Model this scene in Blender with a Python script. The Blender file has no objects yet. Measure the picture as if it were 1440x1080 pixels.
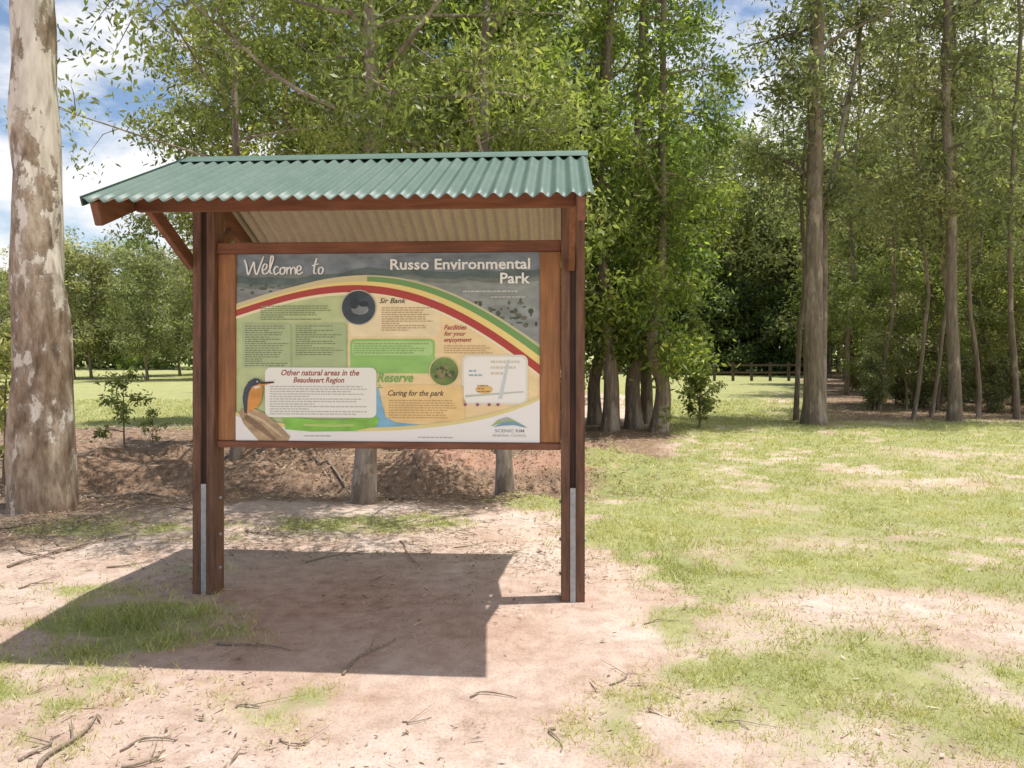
import bpy, bmesh, math, random
import numpy as np
from mathutils import Vector, Matrix
R = random.Random(7)
F = 1080.0; H = 1.6; HY = 490.0
def PX(px, Y): return (px-720.0)/F*Y
scene = bpy.context.scene
col = scene.collection
scene.view_settings.view_transform = 'Standard'
scene.view_settings.look = 'None'
scene.view_settings.exposure = 0

# ------------------------------------------------------------ noise
def vnoise(x, y, seed=0):
    x = np.asarray(x, float); y = np.asarray(y, float)
    xi = np.floor(x); yi = np.floor(y); fx = x-xi; fy = y-yi
    fx = fx*fx*(3-2*fx); fy = fy*fy*(3-2*fy)
    def h(a, b):
        v = np.sin(a*127.1+b*311.7+seed*74.7)*43758.5453
        return v-np.floor(v)
    return (h(xi, yi)*(1-fx)+h(xi+1, yi)*fx)*(1-fy)+(h(xi, yi+1)*(1-fx)+h(xi+1, yi+1)*fx)*fy
def fbm(x, y, seed=0, o=4):
    s = 0; a = .5; t = 0
    for i in range(o):
        s = s+a*vnoise(x*2**i, y*2**i, seed+i*3.1); t += a; a *= .5
    return s/t
def sst(a, b, x):
    t = np.clip((x-a)/(b-a), 0, 1); return t*t*(3-2*t)
def height(x, y):
    x = np.asarray(x, float); y = np.asarray(y, float)
    h = 0.02*(fbm(x*.9, y*.9, 3)-.5) + .10*(fbm(x*.15, y*.15, 9)-.5)*sst(6.5, 14, np.abs(y))
    xm = sst(-7, -4.5, x)*(1-sst(.9, 2.4, x))
    h = h + .30*np.exp(-((y-10.3-.35*np.sin(x*1.3)-1.2*(fbm(x*1.2, y*0+1, 77)-.5))/.7)**2)*xm*(.3+1.3*fbm(x*1.1, y*1.1, 21))
    h = h - .16*np.exp(-((y-9.0-.6*(fbm(x*.9, y*0+4, 78)-.5))/.5)**2)*xm
    rough = sst(7.6, 9, y)*(1-sst(14, 17, y))*(1-sst(1.3, 2.6, x))
    rg = fbm(x*1.8, y*2.4, 33)
    h = h + rough*(.18*(np.abs(rg-.5)*2)**.8-.05+.07*(fbm(x*6, y*6, 35)-.5))
    h = h + .035*(fbm(x*3, y*3, 44)-.5)*sst(5.6, 6.6, y)*(1-sst(-1, .5, x))
    return h
def grassmask(x, y):
    x = np.asarray(x, float); y = np.asarray(y, float)
    n = fbm(x*1.1, y*1.1, 5)-.5; n2 = fbm(x*4.5, y*4.5, 8)-.5
    bx = np.interp(y, [0, 2.6, 3.2, 4, 5, 6, 7.2, 8.4, 9.5, 11.5, 14, 16.5, 60], [1.25, 1.1, .8, .9, .9, .7, .2, .1, .8, 2.2, 2.9, 3.3, 4.])
    g = sst(-.45, .6, x-bx+1.0*n+.8*n2)
    def ell(cx, cy, rx, ry): return np.exp(-((x-cx)/rx)**2-((y-cy)/ry)**2)
    bare = 1.15*ell(2.4, 4.75, .95, .38)+1.0*ell(2.9, 4.2, .7, .28)+.5*ell(2.6, 6.3, .8, .4)+.5*ell(4.6, 9.0, 1.6, .6)+.45*ell(2.4, 7.6, .8, .4)+.45*ell(6.5, 11.5, 1.5, .7)+.7*ell(1.5, 3.15, .3, .3)+.35*ell(4.4, 5.7, .8, .4)+.5*ell(1.45, 4.2, .25, .3)+.4*ell(1.5, 5.9, .4, .5)
    g = g*np.clip(1-bare*(.75+1.2*(n+.5*n2+.15)), 0, 1)*np.clip(.82+1.3*n+1.3*n2, .2, 1)
    L = 1.3*ell(-2.25, 4.45, .5, .38)+1.1*ell(-1.85, 4.25, .38, .2)+.6*ell(-2.55, 3.85, .6, .22)+.6*ell(-2.1, 3.55, .7, .2)+.5*ell(-2.9, 5.1, .5, .3)
    L = L+.65*ell(-3.0, 6.9, 1.5, .5)+.5*ell(-1.2, 7.0, .7, .35)+.45*ell(-1.0, 3.45, .3, .3)+.5*ell(-.5, 7.2, .4, .3)+.4*ell(-1.9, 3.1, .5, .2)+.45*ell(.3, 3.1, .3, .2)+.4*ell(-2.4, 5.6, .5, .2)+.45*ell(.7, 3.4, .4, .4)+.3*ell(-.3, 2.8, .5, .2)
    g = np.maximum(g, np.clip(L*(1+2.4*n+2.8*n2)*1.1-.1, 0, 1))
    fl = sst(14.5, 16.5, y+n*2)*(1-sst(-7, -4, x+n*3))
    g = np.maximum(g, fl)
    g = np.maximum(g, sst(24, 30, y)*.85)
    g = np.maximum(g, .9*sst(15.0, 16.5, y)*(1-sst(5.0, 6.2, x-(y-16)*.30))*sst(2.4, 3.4, x-(y-16)*.15))
    wood = sst(16.3, 17.6, y+1.6*n)*sst(5.6, 7.4, x-(y-16)*.36+1.5*n)*(1-sst(45, 60, y))
    g = g*(1-.85*wood)
    return np.clip(g, 0, 1)
def littermask(x, y):
    n = fbm(x*.8, y*.8, 15)-.5
    a = sst(7.3, 8.8, y+1.2*n)*(1-sst(14.8, 16.4, y+1.5*n))*(1-sst(.6, 2.6, x-(y-9)*.24+n))
    b = sst(16.3, 17.6, y+1.6*n)*sst(5.0, 6.8, x-(y-16)*.36+1.5*n)*(1-sst(45, 60, y))
    c = .6*np.exp(-((x+4.3)/1.6)**2-((y-6.8)/1.2)**2)
    return np.clip(a+.75*b+c, 0, 1)

# ------------------------------------------------------------ materials
def mat(name):
    m = bpy.data.materials.new(name); m.use_nodes = True
    nt = m.node_tree; b = nt.nodes['Principled BSDF']; return m, nt, b
def ramp(nt, fac, stops):
    r = nt.nodes.new('ShaderNodeValToRGB'); e = r.color_ramp.elements
    while len(e) < len(stops): e.new(.5)
    for i, (p, c) in enumerate(stops):
        e[i].position = p; e[i].color = (*c, 1) if len(c) == 3 else c
    nt.links.new(fac, r.inputs[0]); return r.outputs[0]
def mix(nt, fac, a, b, mode='MIX'):
    m = nt.nodes.new('ShaderNodeMix'); m.data_type = 'RGBA'; m.blend_type = mode
    for s, v in ((0, fac), (6, a), (7, b)):
        if hasattr(v, 'is_linked'): nt.links.new(v, m.inputs[s])
        elif s == 0: m.inputs[0].default_value = v
        else: m.inputs[s].default_value = (*v, 1)
    return m.outputs[2]
def mth(nt, op, a, bb, clamp=False):
    n = nt.nodes.new('ShaderNodeMath'); n.operation = op; n.use_clamp = clamp
    for i, v in enumerate((a, bb)):
        if hasattr(v, 'is_linked'): nt.links.new(v, n.inputs[i])
        else: n.inputs[i].default_value = v
    return n.outputs[0]
def noise(nt, scale, detail=4, stretch=None, rough=.6):
    tc = nt.nodes.new('ShaderNodeTexCoord'); o = tc.outputs['Object']
    if stretch:
        mp = nt.nodes.new('ShaderNodeMapping'); mp.inputs['Scale'].default_value = stretch
        nt.links.new(o, mp.inputs[0]); o = mp.outputs[0]
    n = nt.nodes.new('ShaderNodeTexNoise'); n.inputs['Scale'].default_value = scale
    n.inputs['Detail'].default_value = detail; n.inputs['Roughness'].default_value = rough
    nt.links.new(o, n.inputs['Vector']); return n.outputs['Fac']
def bump(nt, b, h, s, d=.01):
    n = nt.nodes.new('ShaderNodeBump'); n.inputs['Strength'].default_value = s; n.inputs['Distance'].default_value = d
    nt.links.new(h, n.inputs['Height']); nt.links.new(n.outputs[0], b.inputs['Normal'])
def wood_mat(name, c1, c2, rough=.6, stretch=(14, 14, 1.2)):
    m, nt, b = mat(name)
    f = noise(nt, 3.0, 6, stretch=stretch)
    f2 = noise(nt, 2.0, 5, stretch=(1, 1, 1))
    c = ramp(nt, f, [(.3, c1), (.7, c2)])
    c = mix(nt, .7, c, ramp(nt, f2, [(.3, (.48, .47, .47)), (.7, (1.2, 1.18, 1.2))]), 'MULTIPLY')
    nt.links.new(c, b.inputs['Base Color']); b.inputs['Roughness'].default_value = rough
    bump(nt, b, f, .5, .005); return m
M_post = wood_mat('dark_timber', (.10, .047, .028), (.24, .125, .075), .75)
M_frame = wood_mat('orange_timber', (.26, .105, .035), (.45, .21, .075), .5)
M_beam = wood_mat('red_timber', (.155, .056, .03), (.28, .115, .06), .65, (1.2, 14, 14))
M_rafter = wood_mat('rafter_timber', (.145, .056, .03), (.27, .115, .06), .65, (14, 1.2, 14))
M_spacer = wood_mat('spacer_timber', (.03, .014, .01), (.06, .03, .02), .8)

def metal_mat(name, c, var, rough=.4, metallic=.0, bs=.1, dirt=(.2, .2, .18)):
    m, nt, b = mat(name)
    f = noise(nt, 2.5, 6, stretch=(3, 1, 1)); f2 = noise(nt, 30, 4)
    cc = ramp(nt, f, [(.3, c), (.75, var)])
    cc = mix(nt, .3, cc, ramp(nt, f2, [(.35, dirt), (.65, (1, 1, 1))]), 'MULTIPLY')
    nt.links.new(cc, b.inputs['Base Color']); b.inputs['Roughness'].default_value = rough; b.inputs['Metallic'].default_value = metallic
    bump(nt, b, f2, bs, .002); return m
M_roof = metal_mat('green_roof_paint', (.085, .145, .115), (.135, .195, .16), .5, 0, .06, (.6, .6, .55))
M_under = metal_mat('roof_underside', (.52, .445, .36), (.62, .54, .44), .55, .1, .05, (.6, .58, .55))
M_cap = metal_mat('roof_cap_paint', (.09, .16, .125), (.14, .20, .165), .45, 0, .05, (.7, .7, .7))
M_dkflash = metal_mat('dark_green_flashing', (.025, .065, .045), (.04, .09, .065), .5)
M_galv = metal_mat('galvanised_steel', (.36, .38, .40), (.5, .52, .54), .5, .3)

def bark_mat(name, cols, patch, patch_pos, zs=.35, scale=2.5, bs=.6, lowbias=0, soft=.03, dist=.02):
    m, nt, b = mat(name)
    f = noise(nt, scale, 7, stretch=(1, 1, zs), rough=.65)
    if lowbias:
        tc = nt.nodes.new('ShaderNodeTexCoord'); sx = nt.nodes.new('ShaderNodeSeparateXYZ'); nt.links.new(tc.outputs['Object'], sx.inputs[0])
        lb = mth(nt, 'MULTIPLY', mth(nt, 'SUBTRACT', 1.0, mth(nt, 'DIVIDE', sx.outputs[2], 4.2), True), lowbias)
        f = mth(nt, 'ADD', f, lb)
    fine = noise(nt, 22, 6, stretch=(1, 1, .15))
    base = ramp(nt, fine, [(.25, cols[0]), (.55, cols[1]), (.8, cols[2])])
    mask = ramp(nt, f, [(patch_pos, (0, 0, 0)), (patch_pos+soft, (.8, .8, .8)), (patch_pos+soft*3.5, (1, 1, 1))])
    f3 = noise(nt, 7, 7, stretch=(1, 1, .35), rough=.7)
    pc = ramp(nt, f3, [(.36, patch[0]), (.5, patch[1]), (.64, patch[2])])
    c = mix(nt, mask, base, pc)
    nt.links.new(c, b.inputs['Base Color']); b.inputs['Roughness'].default_value = .85
    h = mix(nt, .5, mask, mix(nt, .5, fine, f3))
    bump(nt, b, h, bs, dist); return m
M_gum = bark_mat('mottled_gum_bark', [(.48, .41, .33), (.68, .61, .52), (.80, .74, .65)], [(.13, .085, .05), (.29, .21, .145), (.50, .41, .31)], .53, .5, 3.6, .7, .145, .02, .03)
M_gum2 = bark_mat('pale_gum_bark', [(.22, .18, .14), (.36, .30, .25), (.48, .42, .35)], [(.09, .06, .045), (.18, .14, .11), (.28, .23, .18)], .48, .4, 3)
M_bark = bark_mat('brown_bark', [(.10, .075, .055), (.22, .17, .125), (.36, .29, .22)], [(.2, .145, .105), (.34, .27, .21), (.44, .37, .29)], .52, .3, 2.5)

def leaf_mat(name, dark, mid, light, trans=.48):
    m, nt, b = mat(name)
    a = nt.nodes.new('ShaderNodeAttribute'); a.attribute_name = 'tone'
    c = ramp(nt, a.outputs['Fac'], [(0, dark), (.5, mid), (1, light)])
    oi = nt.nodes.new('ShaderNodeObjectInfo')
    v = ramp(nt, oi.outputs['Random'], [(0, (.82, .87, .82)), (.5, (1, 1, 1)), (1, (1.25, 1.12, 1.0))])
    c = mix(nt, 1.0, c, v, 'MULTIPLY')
    nt.links.new(c, b.inputs['Base Color']); b.inputs['Roughness'].default_value = .45
    b.inputs['Specular IOR Level'].default_value = .4
    t = nt.nodes.new('ShaderNodeBsdfTranslucent')
    c2 = mix(nt, 1.0, c, (1.6, 1.65, .9), 'MULTIPLY'); nt.links.new(c2, t.inputs[0])
    ms = nt.nodes.new('ShaderNodeMixShader'); ms.inputs[0].default_value = trans
    nt.links.new(b.outputs[0], ms.inputs[1]); nt.links.new(t.outputs[0], ms.inputs[2])
    nt.links.new(ms.outputs[0], nt.nodes['Material Output'].inputs[0]); return m
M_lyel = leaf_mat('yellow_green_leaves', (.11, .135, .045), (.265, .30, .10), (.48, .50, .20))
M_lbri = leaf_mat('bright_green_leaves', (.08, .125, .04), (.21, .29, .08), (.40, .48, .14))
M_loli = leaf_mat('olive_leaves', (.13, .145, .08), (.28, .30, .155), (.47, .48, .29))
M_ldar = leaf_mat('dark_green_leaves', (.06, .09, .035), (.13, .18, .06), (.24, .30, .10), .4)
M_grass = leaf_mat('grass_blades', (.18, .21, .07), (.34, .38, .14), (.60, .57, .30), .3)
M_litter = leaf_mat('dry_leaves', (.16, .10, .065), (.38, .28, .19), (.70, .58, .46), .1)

M_ground, nt, b = mat('ground_soil_and_turf')
at = nt.nodes.new('ShaderNodeAttribute'); at.attribute_name = 'zones'
sp = nt.nodes.new('ShaderNodeSeparateColor'); nt.links.new(at.outputs['Color'], sp.inputs[0])
n1 = noise(nt, 1.3, 6); n2 = noise(nt, 9, 6); n3 = noise(nt, 60, 5, rough=.75); n4 = noise(nt, 220, 3); n5 = noise(nt, 3.3, 6, rough=.7)
dirt = ramp(nt, n1, [(.3, (.66, .475, .37)), (.5, (.78, .61, .50)), (.7, (.86, .72, .62))])
dirt = mix(nt, .55, dirt, ramp(nt, n2, [(.3, (.66, .58, .53)), (.55, (1, 1, 1)), (.75, (1.1, 1.09, 1.08))]), 'MULTIPLY')
dirt = mix(nt, .5, dirt, ramp(nt, n5, [(.32, (.68, .59, .54)), (.5, (1, 1, 1)), (.7, (1.1, 1.1, 1.1))]), 'MULTIPLY')
dirt = mix(nt, .65, dirt, ramp(nt, n3, [(.3, (.55, .48, .44)), (.5, (1, 1, 1)), (.7, (1.12, 1.12, 1.1))]), 'MULTIPLY')
turf = ramp(nt, n2, [(.25, (.38, .34, .18)), (.5, (.37, .40, .16)), (.75, (.53, .50, .27))])
turf = mix(nt, .7, turf, ramp(nt, n3, [(.25, (.5, .55, .4)), (.5, (1, 1, 1)), (.75, (1.4, 1.32, 1.25))]), 'MULTIPLY')
turf = mix(nt, .6, turf, ramp(nt, n1, [(.3, (.8, .9, .8)), (.7, (1.25, 1.12, 1.0))]), 'MULTIPLY')
lit = ramp(nt, n3, [(.25, (.13, .085, .055)), (.5, (.37, .26, .19)), (.75, (.62, .49, .38))])
lit = mix(nt, .85, lit, ramp(nt, n2, [(.3, (.42, .37, .33)), (.7, (1.4, 1.3, 1.2))]), 'MULTIPLY')
red = ramp(nt, n2, [(.3, (.40, .20, .125)), (.7, (.64, .38, .27))])
gm = mth(nt, 'ADD', sp.outputs[0], mth(nt, 'MULTIPLY', mth(nt, 'SUBTRACT', n3, .5), 1.2))
gm = mth(nt, 'ADD', gm, mth(nt, 'MULTIPLY', mth(nt, 'SUBTRACT', n2, .5), .8))
gm = ramp(nt, gm, [(.30, (0, 0, 0)), (.74, (.92, .92, .92))])
lm = ramp(nt, mth(nt, 'ADD', sp.outputs[1], mth(nt, 'MULTIPLY', mth(nt, 'SUBTRACT', n2, .5), .9)), [(.3, (0, 0, 0)), (.6, (1, 1, 1))])
c = mix(nt, sp.outputs[2], dirt, red)
c = mix(nt, lm, c, lit); c = mix(nt, gm, c, turf)
nt.links.new(c, b.inputs['Base Color']); b.inputs['Roughness'].default_value = .95
b.inputs['Specular IOR Level'].default_value = .1
hh = mth(nt, 'ADD', mth(nt, 'MULTIPLY', n3, .8), mth(nt, 'MULTIPLY', n2, 1.2))
hh = mth(nt, 'ADD', hh, mth(nt, 'MULTIPLY', n4, .35))
bump(nt, b, hh, .75, .035)

# ------------------------------------------------------------ mesh helpers
def mesh_np(name, V, Fq, k, mats, tone=None, smooth=False):
    me = bpy.data.meshes.new(name)
    nV = len(V); nF = len(Fq)
    me.vertices.add(nV); me.vertices.foreach_set('co', np.asarray(V, np.float32).ravel())
    me.loops.add(nF*k); me.loops.foreach_set('vertex_index', np.asarray(Fq, np.int32).ravel())
    me.polygons.add(nF)
    me.polygons.foreach_set('loop_start', np.arange(0, nF*k, k, dtype=np.int32))
    me.polygons.foreach_set('loop_total', np.full(nF, k, np.int32))
    if smooth: me.polygons.foreach_set('use_smooth', np.ones(nF, bool))
    for m in mats: me.materials.append(m)
    if tone is not None:
        a = me.attributes.new('tone', 'FLOAT', 'POINT'); a.data.foreach_set('value', np.asarray(tone, np.float32))
    me.update(calc_edges=True); me.validate(); return me
def new_obj(name, data, parent=None, loc=None, rot=None, scale=None, **props):
    o = bpy.data.objects.new(name, data); col.objects.link(o)
    if parent: o.parent = parent
    if loc is not None: o.location = loc
    if rot is not None: o.rotation_euler = rot
    if scale is not None: o.scale = scale
    for k, v in props.items(): o[k] = v
    return o
def pymesh(name, V, Fc, mats, midx=None, smooth=False):
    me = bpy.data.meshes.new(name); me.from_pydata([tuple(v) for v in V], [], Fc)
    for m in mats: me.materials.append(m)
    if midx is not None: me.polygons.foreach_set('material_index', midx)
    if smooth: me.polygons.foreach_set('use_smooth', [True]*len(Fc))
    me.update(); return me
def boxes(name, bl, mats, bev=.004):
    bm = bmesh.new()
    for x0, x1, y0, y1, z0, z1, mi in bl:
        r = bmesh.ops.create_cube(bm, size=1, matrix=Matrix.Translation(((x0+x1)/2, (y0+y1)/2, (z0+z1)/2)) @ Matrix.Diagonal((x1-x0, y1-y0, z1-z0, 1)))
        fs = set(f for v in r['verts'] for f in v.link_faces)
        for f in fs: f.material_index = mi
    if bev: bmesh.ops.bevel(bm, geom=bm.edges[:], offset=bev, segments=2, affect='EDGES')
    me = bpy.data.meshes.new(name); bm.to_mesh(me); bm.free()
    for m in mats: me.materials.append(m)
    return me
def beam_between(name, p, q, w, d, mats, bev=.004):
    p = Vector(p); q = Vector(q); L = (q-p).length; z = (q-p).normalized(); x = Vector((1, 0, 0)); y = z.cross(x)
    bm = bmesh.new(); bmesh.ops.create_cube(bm, size=1, matrix=Matrix.Diagonal((w, d, L, 1)))
    bmesh.ops.bevel(bm, geom=bm.edges[:], offset=bev, segments=2, affect='EDGES')
    M = Matrix(((x.x, y.x, z.x, 0), (x.y, y.y, z.y, 0), (x.z, y.z, z.z, 0), (0, 0, 0, 1)))
    bm.transform(Matrix.Translation((p+q)/2) @ M)
    me = bpy.data.meshes.new(name); bm.to_mesh(me); bm.free()
    for m in mats: me.materials.append(m)
    return me

# ------------------------------------------------------------ ground
def axis(lo, a, b2, hi, st):
    mid = list(np.arange(a, b2+1e-6, st)); out = []
    s = st; p = b2
    while p < hi: s *= 1.09; p += s; out.append(p)
    left = []; s = st; p = a
    while p > lo: s *= 1.09; p -= s; left.append(p)
    return np.array(left[::-1]+mid+out)
xs = axis(-300, -6, 6.5, 300, .055); ys = axis(-60, 2.4, 12.5, 400, .055)
GX, GY = np.meshgrid(xs, ys); nx, ny = len(xs), len(ys)
GZ = height(GX, GY)
V = np.stack([GX.ravel(), GY.ravel(), GZ.ravel()], 1)
i = np.arange(nx-1)[None, :]+np.arange(ny-1)[:, None]*nx
Fq = np.stack([i, i+1, i+1+nx, i+nx], -1).reshape(-1, 4)
gme = mesh_np('ground', V, Fq, 4, [M_ground], smooth=True)
ca = gme.attributes.new('zones', 'FLOAT_COLOR', 'POINT')
gmv = grassmask(GX, GY).ravel(); lmv = littermask(GX, GY).ravel()
gx, gy = GX.ravel(), GY.ravel()
rd = .55*np.exp(-((gx+1.2)/1.3)**2-((gy-4.6)/1.0)**2)+.9*np.exp(-((gy-9.8)/.7)**2)*sst(-3, -1, gx)*(1-sst(.9, 2.2, gx))+.12*sst(.5, .62, fbm(gx, gy, 50))
lmv = lmv*(1-.7*np.exp(-((gy-9.75)/.4)**2)*sst(-2.0, -1, gx)*(1-sst(.9, 2.0, gx)))
cols4 = np.stack([gmv, lmv, np.clip(rd, 0, 1), np.ones_like(gmv)], 1)
ca.data.foreach_set('color', cols4.astype(np.float32).ravel())
new_obj('ground', gme, kind='structure', label='pinkish bare soil with patchy green turf and leaf litter')

# ------------------------------------------------------------ grass blades, litter
rng = np.random.default_rng(5)
def scatter(n, y0, y1, powr=1.0):
    y = y0*(y1/y0)**(rng.random(n)**powr)
    x = (rng.random(n)*2-1)*(y*.72+.3)
    return x, y
def grass_mesh():
    x, y = scatter(640000, 2.6, 24, 1.0)
    g = grassmask(x, y); cl = fbm(x*7, y*7, 61); cl2 = fbm(x*2.3, y*2.3, 63)
    keep = rng.random(len(x)) < np.clip(g*1.0*(.1+1.9*(cl-.28))*(.4+1.2*cl2), 0, 1)*(.75)
    x = x[keep]; y = y[keep]; g = g[keep]; cl = cl[keep]
    z = height(x, y); n = len(x)
    lush = np.exp(-((x+2.15)/.6)**2-((y-4.4)/.4)**2)+.5*np.exp(-((x-.1)/.4)**2-((y-7.0)/.5)**2)+.4*np.exp(-((x-1.2)/.5)**2-((y-6.2)/.6)**2)
    hgt = (.012+.026*rng.random(n)**1.8)*(1+1.3*lush)*(.5+.9*cl)*(1+.05*y)
    w = (.0020+.0015*rng.random(n))*(y/3.2)**.85
    az = rng.random(n)*6.283; lean = .3+1.1*rng.random(n); la = rng.random(n)*6.283
    sx = np.cos(az)*w; sy = np.sin(az)*w
    tx = x+np.cos(la)*hgt*lean; ty = y+np.sin(la)*hgt*lean
    V = np.empty((n, 3, 3)); V[:, 0] = np.stack([x-sx, y-sy, z-.004], 1); V[:, 1] = np.stack([x+sx, y+sy, z-.004], 1)
    V[:, 2] = np.stack([tx, ty, z+hgt], 1)
    t = np.clip(.2+.6*fbm(x*1.2, y*1.2, 71)+.35*rng.random(n)-.35*lush+(rng.random(n) < .2)*.4, 0, 1)
    return mesh_np('grass', V.reshape(-1, 3), np.arange(n*3).reshape(-1, 3), 3, [M_grass], np.repeat(t, 3))
new_obj('grass', grass_mesh(), kind='stuff', label='short patchy green lawn grass over soil', category='grass')
def litter_mesh():
    x, y = scatter(300000, 2.6, 22)
    l = littermask(x, y)
    near = np.exp(-((y-6.6)/1.1)**2)*(1-sst(.4, 1.2, x))*.42+.035
    g = grassmask(x, y)
    p = np.clip(l*.6+near*np.clip((fbm(x*2, y*2, 88)-.38)*6, 0, 1.3)*(1-g*.5), 0, 1)
    k = rng.random(len(x)) < p
    x = x[k]; y = y[k]; n = len(x); z = height(x, y)
    big = (rng.random(n) < .07)
    L = (.010+.026*rng.random(n)**1.6)*(1+.06*y)*(1+2.4*big); W = L*(.18+.25*rng.random(n))/(1+2.2*big); a = rng.random(n)*6.283
    up = rng.random(n)*.012*(1+.2*y)
    d = np.stack([np.cos(a), np.sin(a), (rng.random(n)-.5)*.5], 1); s = np.stack([-np.sin(a), np.cos(a), (rng.random(n)-.5)*.9], 1)
    c = np.stack([x, y, z+.005+up], 1)
    V = np.stack([c-d*L[:, None]/2, c+s*W[:, None]/2, c+d*L[:, None]/2, c-s*W[:, None]/2], 1).reshape(-1, 3)
    t = rng.random(n)
    return mesh_np('leaf_litter', V, np.arange(n*4).reshape(-1, 4), 4, [M_litter], np.repeat(t, 4))
new_obj('leaf_litter', litter_mesh(), kind='stuff', label='dry brown fallen leaves and bark scattered on soil', category='leaf litter')

# ------------------------------------------------------------ trees
def tube(P, rad, ns, V, Fc, wob=0, seed=0):
    P = [Vector(p) for p in P]; base = len(V); n = len(P)
    prev = Vector((1, .01, 0))
    for i, p in enumerate(P):
        d = (P[min(i+1, n-1)]-P[max(i-1, 0)]).normalized()
        x = (prev-d*prev.dot(d)).normalized(); y = d.cross(x); prev = x
        for k in range(ns):
            a = 6.28318*k/ns
            r = rad[i]
            if wob:
                r *= 1+wob*(float(vnoise(math.cos(a)*1.3+5, math.sin(a)*1.3+i*.35, seed))-.5)*2
            v = p+(x*math.cos(a)+y*math.sin(a))*r
            V.append(v)
    for i in range(n-1):
        for k in range(ns):
            a = base+i*ns+k; b_ = base+i*ns+(k+1) % ns
            Fc.append((a, b_, b_+ns, a+ns))
def leaves(clumps, per, cr, L, wr, seed, droop=.5, tone_b=.0):
    g = np.random.default_rng(seed)
    C = np.array([c[:3] for c in clumps]); S = np.array([c[3] for c in clumps])
    n = len(C)*per; idx = np.repeat(np.arange(len(C)), per)
    off = g.normal(size=(n, 3))*np.array([1, 1, .75])*cr*S[idx][:, None]*.6
    off[:, 2] -= np.abs(g.normal(size=n))*cr*.35
    c = C[idx]+off
    d = g.normal(size=(n, 3)); d[:, 2] = d[:, 2]*.7-droop*1.3
    d /= np.linalg.norm(d, axis=1)[:, None]
    s = np.cross(d, g.normal(size=(n, 3))); s /= np.linalg.norm(s, axis=1)[:, None]+1e-6
    l = L*(.6+.7*g.random(n))[:, None]; w = l*wr*(.7+.6*g.random(n))[:, None]
    V = np.stack([c, c+d*l*.42+s*w*.5, c+d*l, c+d*l*.42-s*w*.5], 1).reshape(-1, 3)
    ct = g.normal(size=len(C))*.22+.45
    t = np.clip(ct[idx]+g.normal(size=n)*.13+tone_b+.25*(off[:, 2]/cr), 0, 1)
    return V, np.repeat(t, 4)
def gen_tree(name, seed, h, r0, cb, spread, nl, per, cr, L, bark, leafm, path=None, elev=(15, 60), wr=.28, droop=.5, ns=10, wob=.06, twigs=6, flare=.35, rtop=.25, shape=.55, crook=.006):
    g = random.Random(seed)
    if path is None:
        path = [Vector((0, 0, -.15))]; x = y = 0; a = g.random()*6.28
        m = 12
        for i in range(1, m+1):
            x += math.cos(a)*h*.0025+g.uniform(-1, 1)*h*crook; y += math.sin(a)*h*.0025+g.uniform(-1, 1)*h*crook
            path.append(Vector((x, y, h*i/m)))
    path = [Vector(p) for p in path]
    def at(t):
        z = t*(len(path)-1); i = min(int(z), len(path)-2); f = z-i
        a0 = path[max(i-1, 0)]; a1 = path[i]; a2 = path[i+1]; a3 = path[min(i+2, len(path)-1)]
        return .5*((2*a1)+(a2-a0)*f+(2*a0-5*a1+4*a2-a3)*f*f+(3*a1-a0-3*a2+a3)*f**3)
    nr = max(14, int(h*4)) if ns > 12 else 18
    Pt = [at(i/(nr-1)) for i in range(nr)]
    rr = [r0*(1-(1-rtop)*(i/(nr-1)))*(1+flare*math.exp(-max(0, Pt[i].z)/.35)) for i in range(nr)]
    V = []; Fc = []; tube(Pt, rr, ns, V, Fc, wob, seed)
    clumps = []
    for i in range(nl):
        t = cb+(1-cb)*((i+g.random())/nl); t = min(t, .99)
        p = at(t); az = i*2.4+g.uniform(-.5, .5); f = (t-cb)/(1-cb)
        ln = spread*(1-shape*f)*g.uniform(.5, 1.15)*(.6+.4*min(1, f*4+.3)); el = math.radians(g.uniform(*elev))
        d = Vector((math.cos(az)*math.cos(el), math.sin(az)*math.cos(el), math.sin(el)))
        q = p.copy(); pts = [q.copy()]; m = 6
        for k in range(m):
            d = (d+Vector((g.uniform(-.2, .2), g.uniform(-.2, .2), g.uniform(-.22, .12)))).normalized()
            q = q+d*ln/m; pts.append(q.copy())
        rb = r0*(1-(1-rtop)*t)*.36
        tube(pts, [rb*(1-.9*k/m)+.004 for k in range(m+1)], 5, V, Fc)
        clumps.append((*pts[-1], 1.0)); clumps.append((*pts[-2], .9))
        for j in range(twigs):
            tt = g.uniform(.3, 1)*m; ii = min(int(tt), m-1); s = pts[ii].lerp(pts[ii+1], tt-ii)
            dd = Vector((g.uniform(-1, 1), g.uniform(-1, 1), g.uniform(-.5, .6))).normalized()*ln*g.uniform(.18, .42)
            e = s+dd+Vector((0, 0, -abs(g.uniform(0, .12))*ln))
            mid = s.lerp(e, .5)+Vector((0, 0, .04*ln))
            tube([s, mid, e], [rb*.3+.003, rb*.18+.003, .002], 3, V, Fc)
            clumps.append((*e, g.uniform(.6, 1.1)))
            if g.random() < .6: clumps.append((*mid, g.uniform(.5, .9)))
    tm = pymesh(name+'_trunk', V, Fc, [bark], smooth=True)
    LV, LT = leaves(clumps, per, cr, L, wr, seed, droop)
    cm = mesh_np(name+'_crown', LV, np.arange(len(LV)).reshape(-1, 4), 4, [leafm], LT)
    return tm, cm
def place(kind, meshes, X, Y, label, category='tree', group=None, rot=0, sc=1, szc=None):
    z = float(height(X, Y))
    e = new_obj(kind, None, loc=(X, Y, z), rot=(0, 0, rot), scale=(sc, sc, szc or sc), label=label, category=category)
    e.empty_display_size = .3
    if group: e['group'] = group
    new_obj('trunk', meshes[0], parent=e); new_obj('crown', meshes[1], parent=e)
    return e

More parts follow.
